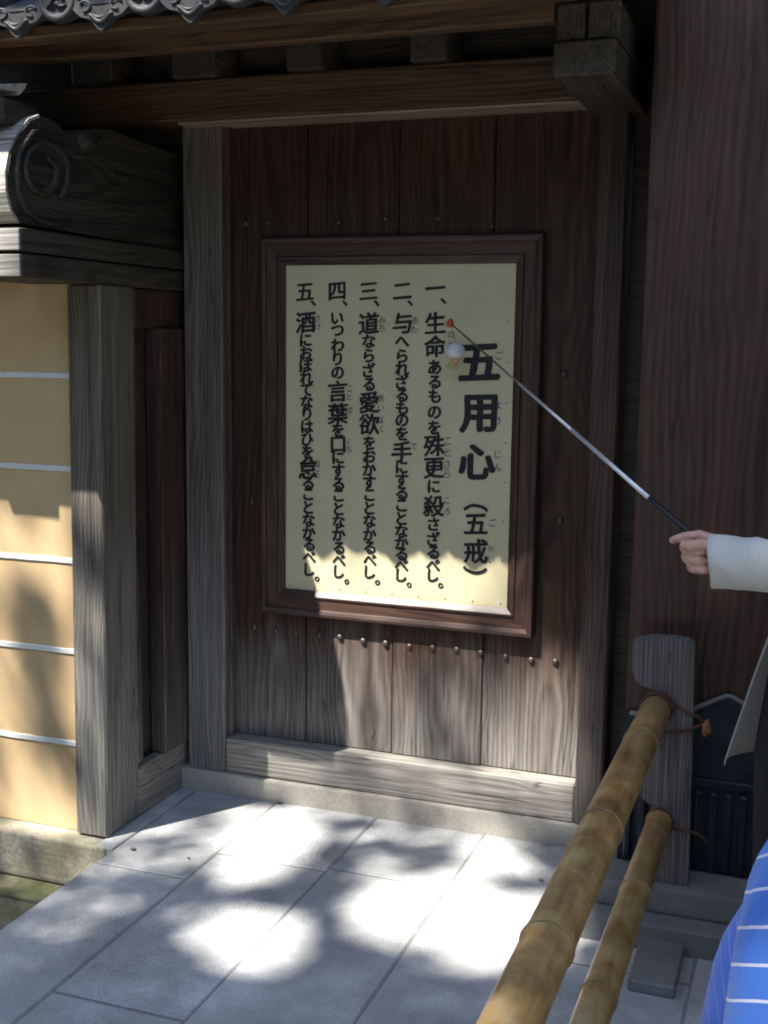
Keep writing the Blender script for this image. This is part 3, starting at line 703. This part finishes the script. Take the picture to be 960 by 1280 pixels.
# the other three fingers curl round towards us and back to the palm
for q, (u, l, bx) in enumerate(((.008, 1.0, .030), (-.011, .98, .026), (-.028, .84, .018))):
    chain([(bx-.006, u+.004, -.008), (bx+.022*l, u, .006), (bx+.016*l, u-.003, .028), (bx-.006, u-.004, .036), (bx-.020*l, u-.004, .031)], [.0108, .0094, .0090, .0082, .0072])
# thumb from the side of the palm, lying over the fingers along the grip
chain([(-.034, .010, .010), (-.006, .014, .015), (.022, .019, .038), (.047, .014, .041)], [.016, .0135, .0118, .0092])
sh, el = Vector((.065, 2.60, 1.285)), Vector((.075, 2.50, 1.075))
wr_ = hp(-.06, .004, 0)
up_ = Vector((0, 0, 1))
HC = Vector((.22, 2.50, 1.50))
segs = fingers+[(wr_, .026, el, .038), (el, .040, sh, .052), (sh, .052, (.12, 2.60, 1.285), .055)]
segs += [((.12, 2.60, 1.265), .07, (.32, 2.60, 1.265), .07), ((.22, 2.60, 1.28), (.15, .10, .10), (.22, 2.60, .95), (.13, .10, .10)), ((.22, 2.59, 1.33), .06, (.22, 2.54, 1.43), .05)]
segs += head_segs(HC, .22, (-.3, -1, 0))
segs += [((.38, 2.60, 1.285), .052, (.43, 2.60, 1.06), .042), ((.43, 2.60, 1.06), .038, (.40, 2.50, .84), .027), ((.40, 2.50, .84), .03, (.39, 2.47, .76), .03)]
for q in range(4):
    a = Vector((.37+.016*q, 2.465, .75)); segs.append((a, .009, a+Vector((0, -.012, -.04)), .0085)); segs.append((a+Vector((0, -.012, -.04)), .0085, a+Vector((0, .004, -.065)), .0075))
segs.append(((.36, 2.46, .79), .011, (.345, 2.44, .735), .0085))
for q in (.14, .31): segs += [((q, 2.60, .9), .085, (q, 2.59, .47), .052), ((q, 2.59, .47), .05, (q, 2.61, .09), .036), ((q, 2.61, .05), .04, (q, 2.50, .04), .035)]
body = solid('body', segs, M['skin'], guide, .0028, 2)
face(HC, .22, (-.3, -1, 0), body)
solid('hair', [(HC+Vector((.012, .03, .035)), (.092, .098, .085), HC+Vector((.015, .045, -.03)), (.088, .075, .08))], M['hair'], guide, .008)
def loft(rings, n=40, wob=0, cap=True, pw=1.0):
    bm = B(); rr = []
    for z, cx_, cy_, rx_, ry_ in rings:
        ro = []
        for k in range(n):
            a = 2*math.pi*k/n; w1 = 1+wob*math.sin(11*a); c_, s2_ = math.cos(a), math.sin(a)
            ro.append(bm.verts.new((cx_+rx_*w1*math.copysign(abs(c_)**pw, c_), cy_+ry_*w1*math.copysign(abs(s2_)**pw, s2_), z)))
        rr.append(ro)
    for a, b_ in zip(rr, rr[1:]):
        for k in range(n): bm.faces.new((a[k], a[(k+1) % n], b_[(k+1) % n], b_[k]))
    if cap: bm.faces.new(rr[0]); bm.faces.new(rr[-1])
    return bm
obj('long_skirt', loft([(1.02, .21, 2.6, .15, .12), (.95, .21, 2.595, .235, .145), (.85, .21, 2.59, .275, .17), (.65, .21, 2.59, .298, .185), (.40, .21, 2.59, .288, .19), (.12, .21, 2.59, .285, .195)], wob=.01), M['darkcloth'], guide, smooth=True)
solid('shirt', [((.22, 2.60, 1.30), (.17, .115, .09), (.22, 2.60, .9), (.165, .135, .1)), ((.22, 2.595, 1.34), .075, (.22, 2.575, 1.39), .062)], M['darkcloth'], guide, .009)
for q in (.14, .31):
    solid('shoe', [((q, 2.62, .035), (.042, .05, .035), (q, 2.48, .03), (.045, .06, .03))], M['shoe'], guide, .007)
# jacket: open in front, flared at the hem; and its sleeve
def jacket():
    bm = B(); rings = []; n = 40
    for z, rx, ry, g in ((1.37, .085, .075, 26), (1.345, .155, .10, 30), (1.29, .20, .125, 32), (1.2, .215, .145, 34), (1.05, .235, .16, 36), (.935, .272, .18, 38), (.8, .31, .195, 40), (.72, .33, .205, 41), (.66, .345, .212, 42), (.606, .358, .215, 42)):
        a0, a1 = math.radians(-90+g-44), math.radians(270-g-44); ring_ = []
        for k in range(n):
            a = a0+(a1-a0)*k/(n-1); wv = 1+.012*math.sin(a*9)*(1.3-z)
            ring_.append(bm.verts.new((.21+rx*wv*math.cos(a), 2.585+ry*wv*math.sin(a), z)))
        rings.append(ring_)
    for a, b_ in zip(rings, rings[1:]):
        for k in range(n-1): bm.faces.new((a[k], a[k+1], b_[k+1], b_[k]))
    bmesh.ops.solidify(bm, geom=bm.faces[:], thickness=.006)
    return bm
jk = obj('jacket', jacket(), M['jacket'], guide, smooth=True)
def sleeve(path, rads, th=.004):
    P_s, R_s = [], []
    for a, b_, ra, rb in zip(path, path[1:], rads, rads[1:]):
        a, b_ = Vector(a), Vector(b_); k_ = max(1, int((b_-a).length/.007))
        for q in range(k_): P_s.append(a.lerp(b_, q/k_)); R_s.append(ra+(rb-ra)*q/k_)
    P_s.append(Vector(path[-1])); R_s.append(rads[-1])
    bm = B(); n = 44
    for k_, RR in enumerate((R_s, [r-th for r in R_s])):
        tube(bm, P_s, RR, n, cap=False)
    bm.verts.ensure_lookup_table(); h_ = len(bm.verts)//2
    for base_ in (0, h_-n):
        for q in range(n):
            a, b_ = base_+q, base_+(q+1) % n
            bm.faces.new((bm.verts[a], bm.verts[b_], bm.verts[h_+b_], bm.verts[h_+a]))
    for v in bm.verts: v.co += noise.noise_vector(Vector((v.co.x*34+v.co.z*16, v.co.y*14, v.co.z*14)))*.0042+noise.noise_vector(v.co*70)*.0008
    return bm
cu = (at(899, 666, Y=2.45)+at(886, 735, Y=2.45))/2+Vector((0, .0, 0)); cu2 = (at(960, 675, Y=2.46)+at(960, 739, Y=2.46))/2
obj('sleeve', sleeve([cu+Vector((-.006, 0, -.001)), cu+Vector((.002, 0, 0)), cu.lerp(cu2, .35), cu.lerp(cu2, .7), cu2, cu2+Vector((.06, .01, .003)), el+Vector((.01, 0, .02)), el+Vector((.01, .03, .09)), sh+Vector((.02, 0, -.06)), sh+Vector((.06, 0, .0))], [.054, .0545, .053, .0525, .053, .058, .065, .068, .073, .08]), M['jacket'], jk, smooth=True)
obj('sleeve', sleeve([(.34, 2.60, 1.32), (.39, 2.60, 1.28), (.435, 2.60, 1.06), (.41, 2.52, .88), (.405, 2.505, .85)], [.075, .074, .062, .052, .052]), M['jacket'], jk, smooth=True)

# pointer held in the hand
TIP = at(563, 404, Y=3.40); G0 = hp(-.012, -.004, .016); G1 = at(813, 622, Y=2.53)
ptr = thing('pointer', G0, 'telescopic silver pointing stick with black grip and red tip held in a hand', 'pointer')
G0 = at(871, 675, Y=2.452)
lo, hi = 0, 1
for _ in range(40):
    mid = (lo+hi)/2
    if proj(TIP.lerp(G0, mid))[0] < 812: lo = mid
    else: hi = mid
G1 = TIP.lerp(G0, lo)
S1 = TIP.lerp(G1, .33)
obj('grip', tube(B(), [G1, G1+(G0-G1)*.06, G0], [.006, .0072, .0075], 14), M['grip'], ptr, smooth=True)
bm = B(); A = TIP.lerp(G1, .42); C_ = TIP.lerp(G1, .68)
tube(bm, [G1, C_], .0048, 12); tube(bm, [C_, A], .0038, 12); obj('shaft', bm, M['steel'], ptr, smooth=True)
obj('thin_shaft', tube(B(), [A, TIP], [.0027, .0022], 10), M['brass'], ptr, smooth=True)
bm = B(); bmesh.ops.create_uvsphere(bm, u_segments=14, v_segments=10, radius=.0105, matrix=Matrix.Translation(TIP))
for v in bm.verts: v.co.z = TIP.z+(v.co.z-TIP.z)*1.25
obj('red_tip', bm, M['red'], ptr, smooth=True)
# white pom-pom hanging on a thread from the tip
BC = at(569.5, 438.5, Y=3.40)
pom = thing('pompom', BC, 'white fluffy ball with a yellow fringe dangling on a thread under the red pointer tip', 'charm')
bm = B(); bmesh.ops.create_icosphere(bm, subdivisions=4, radius=.0275)
for v in bm.verts: v.co = BC+Vector((v.co.x, v.co.y, v.co.z*.86))*(1+.05*noise.noise(v.co*160))
obj('ball', bm, M['fluff'], pom, smooth=True)
bm = B(); bmesh.ops.create_uvsphere(bm, u_segments=12, v_segments=8, radius=.008, matrix=Matrix.Translation(BC+Vector((.003, -.006, -.028)))); obj('bead', bm, M['pink'], pom, smooth=True)
bm = B()
for k in range(60):
    a = random.uniform(0, 6.28); r = random.uniform(.001, .006); q = BC+Vector((r*math.cos(a)-.004, r*math.sin(a), -.024))
    e = q+Vector((math.cos(a)*random.uniform(.004, .018)-.006, math.sin(a)*random.uniform(.002, .012), -random.uniform(.018, .036)))
    tube(bm, [q, q.lerp(e, .5)+Vector((0, 0, .003)), e], [.0009, .0008, .0004], 4)
obj('fringe', bm, M['yellowfluff'], pom)
obj('thread', tube(B(), [BC+Vector((0, 0, .022)), TIP+Vector((.003, 0, -.012))], .0009, 6), M['thread'], pom)

# onlooker close to the camera at the lower right, seen from behind
on = thing('person', (.175, .90, 0), 'person in a blue shirt with thin white stripes close by at the lower right', 'person')
OC = Vector((.175, .93, 1.345))
sl_ = Vector((.035, .90, 1.075))
segs = [((.08, .90, 1.07), (.06, .055, .05), (.27, .90, 1.07), (.06, .055, .05)), ((.175, .90, 1.03), (.125, .085, .09), (.175, .90, .72), (.115, .09, .09)), ((.175, .905, 1.09), .05, (.175, .92, 1.2), .045)]
segs += head_segs(OC, .205, (0, 1, 0))
for s_ in (-1, 1):
    X = lambda x: .175+s_*x
    segs += [((X(.13), .92, 1.06), .045, (X(.168), .995, .86), .036), ((X(.168), .995, .86), .034, (X(.175), 1.01, .66), .024), ((X(.175), 1.01, .66), .025, (X(.175), 1.015, .60), .026)]
    for q in range(4):
        a = Vector((X(.158+.013*q), 1.015, .59)); segs += [(a, .0075, a+Vector((0, .012, -.035)), .007), (a+Vector((0, .012, -.035)), .007, a+Vector((0, .0, -.055)), .006)]
    segs.append(((X(.15), 1.02, .62), .009, (X(.14), 1.045, .575), .007))
    segs += [((X(.075), .90, .7), .075, (X(.08), .91, .4), .05), ((X(.08), .91, .4), .046, (X(.08), .89, .08), .033), ((X(.08), .89, .04), .035, (X(.08), .99, .035), .03)]
ob = solid('body', segs, M['skin'], on, .0055, 4)
face(OC, .205, (0, 1, 0), ob)
solid('hair', [(OC+Vector((0, -.025, .035)), (.09, .085, .08), OC+Vector((0, -.035, -.045)), (.085, .065, .07))], M['hair'], on, .008)
sh_bm = loft([(.64, .17, .91, .215, .12), (.8, .17, .91, .216, .11), (.9, .17, .91, .217, .105), (.98, .17, .91, .214, .10), (1.04, .17, .91, .207, .095), (1.09, .17, .91, .198, .088), (1.125, .17, .91, .187, .078), (1.15, .17, .91, .160, .068), (1.17, .172, .91, .10, .06), (1.19, .175, .91, .06, .055)], 64, 0, pw=.62)
bmesh.ops.subdivide_edges(sh_bm, edges=sh_bm.edges[:], cuts=2, use_grid_fill=True)
for v in sh_bm.verts:                                       # soft folds in the cloth
    v.co += noise.noise_vector(Vector((v.co.x*9+v.co.z*5, v.co.y*5, v.co.z*4)))*.007+noise.noise_vector(v.co*28)*.0022
obj('shirt', sh_bm, M['shirt'], on, smooth=True)
for s_ in (-1, 1):
    solid('sleeve', [((.170+s_*.132, .95, 1.095), .05, (.170+s_*.170, .985, .985), .057), ((.170+s_*.170, .985, .985), .057, (.170+s_*.188, 1.0, .84), .058)], M['sleeve'], on, .006, 6)
solid('trousers', [((.11, .90, .68), (.08, .1, .08), (.24, .90, .68), (.08, .1, .08))]+[z for q in (.1, .25) for z in (((q, .90, .66), .085, (q, .905, .4), .07), ((q, .905, .4), .07, (q, .89, .08), .06))], M['darkcloth'], on, .009)
for q in (.095, .255): solid('shoe', [((q, .885, .035), (.038, .045, .035), (q, 1.0, .03), (.04, .055, .028))], M['shoe'], on, .007)

# ------------------------------------------------------------------ loose pebbles on the paving
for k, (x, y, r, lb) in enumerate(((166, 1062, .007, 'dark pebble on the paving by the corner post foot'), (236, 1073, .004, 'tiny dark pebble on the sunlit paving at the left'), (676, 1101, .006, 'dark pebble on the paving near the bamboo rail'))):
    c = at(x, y, Z=.002); bm = B(); bmesh.ops.create_icosphere(bm, subdivisions=2, radius=r)
    for v in bm.verts: v.co = c+Vector((v.co.x*1.3, v.co.y, v.co.z*.6+r*.4))
    tag(obj('pebble', rough(bm, r*.25, 200), M['plinth'], smooth=True), lb, 'pebble', 'loose pebbles on the paving')

lf = None
for k, (x, y) in enumerate(((350, 1004), (452, 1016), (464, 1019), (585, 1036), (668, 1049))):
    c = at(x, y, Z=.004); a = k*1.3; bm = B(); pts = [(-.011, 0), (-.004, .005), (.006, .004), (.012, 0), (.005, -.005), (-.005, -.004)]
    bm.faces.new([bm.verts.new((c.x+p*math.cos(a)-q*math.sin(a), c.y+p*math.sin(a)+q*math.cos(a), .003+.0035*abs(p)/.011)) for p, q in pts])
    bmesh.ops.solidify(bm, geom=bm.faces[:], thickness=.0006)
    tag(obj('fallen_leaf', bm, M['rope']), 'small brown leaf lying on the paving along the foot of the stone step', 'leaf', 'small brown leaves by the stone step')

# ------------------------------------------------------------------ tree behind the camera; the sun falls through the gaps in its crown
tree = thing('broadleaf_tree', (-5.6, -3.6, -.16), 'tall broadleaf tree behind the viewer casting dappled shade on the door', 'tree')
CC = Vector((-5.0, -3.1, 10.0)); CRX, CRY, CRZ = 3.5, 3.5, 1.8
trunk = B()
tp = [Vector((-5.6, -3.6, -.3)), Vector((-5.55, -3.5, 1.5)), Vector((-5.6, -3.7, 4.3)), Vector((-5.7, -3.9, 6.6)), Vector((-5.9, -4.1, 8.8))]
tube(trunk, tp, [.34, .25, .21, .17, .12], 16)
tr = obj('trunk', rough(trunk, .03, 3), M['bark'], tree, smooth=True)
# (x, y, rx, ry, openness): where the photograph shows the light coming through
OPEN = [(340, 1045, 48, 33, 1), (305, 1090, 38, 20, .9), (314, 1172, 64, 37, 1), (530, 1138, 80, 40, 1), (624, 1166, 84, 44, 1), (612, 1072, 46, 22, .9),
        (520, 1030, 230, 20, .45), (250, 1032, 75, 26, .55), (195, 1076, 70, 15, .5), (140, 1143, 110, 20, .17), (440, 1085, 70, 13, .4), (90, 1190, 80, 20, .06),
        (480, 735, 130, 60, 1), (620, 735, 60, 50, .5), (380, 840, 75, 130, 1), (455, 860, 55, 90, .85), (560, 860, 50, 70, .3), (668, 905, 55, 95, 1),
        (430, 950, 125, 28, .85), (630, 985, 110, 28, .9), (262, 900, 40, 110, .6), (480, 660, 260, 40, .8),
        (60, 665, 80, 50, .95), (45, 760, 55, 40, .55), (50, 900, 75, 130, .65), (120, 900, 35, 220, .5), (60, 1050, 90, 25, .6), (20, 1130, 50, 40, .45)]
def hit(P):
    best = None
    t = (0-P.z)/SUN.z
    t2 = (3.46-P.y)/SUN.y
    q = P+SUN*t2
    if q.x < -1.93:
        t3 = (2.985-P.y)/SUN.y; q3 = P+SUN*t3
        if q3.x < -1.93 and q3.z > 0: return q3
    return q if q.z > 0 else P+SUN*t
def openness(P):
    h = hit(P); v = h-CAM
    if v.dot(CF) < .3: return .12
    x, y = proj(h)
    if not (-300 < x < 1200 and 300 < y < 1600): return .1
    T = .035
    for cx_, cy_, rx_, ry_, o_ in OPEN:
        d = math.hypot((x-cx_)/rx_, (y-cy_)/ry_)
        if d < 1.4: T = max(T, o_*min(1, max(0, (1.4-d)/.3)))
    return T
made, tries = 0, 0
while made < 11 and tries < 900:
    tries += 1; a = random.uniform(0, 6.283); st = tp[3].lerp(tp[4], random.random())
    e = CC+Vector((math.cos(a)*CRX*random.uniform(.5, .9), math.sin(a)*CRY*random.uniform(.5, .9), random.uniform(-.5, 1)))
    md = st.lerp(e, .5)+Vector((random.uniform(-.3, .3), random.uniform(-.3, .3), .3))
    lp = [st, st.lerp(md, .5)+Vector((0, 0, .06)), md, md.lerp(e, .5)+Vector((.05, .05, .1)), e]
    if max(openness(A_.lerp(B_, q/12)) for A_, B_ in zip(lp, lp[1:]) for q in range(13)) > .45: continue
    obj('limb', tube(B(), lp, [.09, .075, .055, .035, .012], 8), M['bark'], tree, smooth=True); made += 1
TAU = 4.6; NL = 72000
P_ = rng.normal(size=(NL, 3)); P_ /= np.linalg.norm(P_, axis=1)[:, None]; P_ *= (rng.random(NL)**.36)[:, None]
P_ = P_*np.array([CRX, CRY, CRZ])+np.array(CC)
verts, faces = [], []
rand = rng.random(NL)
for i in range(NL):
    p = Vector(P_[i])
    cl = noise.noise(p*1.3)
    T = openness(p)
    keep = min(1, -math.log(max(T, .0001))/TAU) if T < .97 else 0
    if .05 < T <= .12: keep = min(1, keep*(1+.5*cl))
    if rand[i] > keep: continue
    a = rng.normal(size=3); a = Vector(a).normalized(); a.z *= .6; a.normalize()
    n_ = Vector(rng.normal(size=3)*np.array([.6, .6, 1])).normalized(); s_ = a.cross(n_)
    if s_.length < .1: continue
    s_.normalize(); l = .062*random.uniform(.8, 1.25); w_ = .034*random.uniform(.8, 1.2); nn = s_.cross(a)
    k = len(verts)
    verts += [p-a*l, p+s_*w_+nn*.008, p+a*l, p-s_*w_+nn*.008]
    faces += [(k, k+1, k+2), (k, k+2, k+3)]
me = bpy.data.meshes.new('crown'); me.from_pydata([tuple(v) for v in verts], [], faces); me.update()
obj('crown', me, M['leaf'], tree)

# unseen evergreen mass added behind the viewer to block low sky light
bm = B(); n, mz = 120, 26; g = []
for k in range(n+1):
    a = math.radians(165+k/n*215); row = []
    for q in range(mz+1):
        z = -.2+7.4*q/mz; r = 9.0-1.0*math.sin(min(1, q/mz)*math.pi)+(.0 if q < mz-4 else (q-mz+4)*.35)
        p = Vector((-.5+r*1.05*math.cos(a), .5+r*math.sin(a), z+.8*noise.noise(Vector((math.cos(a)*4, math.sin(a)*4, 0)))*(q/mz)))
        row.append(bm.verts.new(p+noise.noise_vector(p*1.1)*.5+noise.noise_vector(p*4)*.18))
    g.append(row)
for a, b_ in zip(g, g[1:]):
    for q in range(mz): bm.faces.new((a[q], a[q+1], b_[q+1], b_[q]))
tag(obj('sky_blocking_hedge', bm, M['leaf']), kind='stuff')
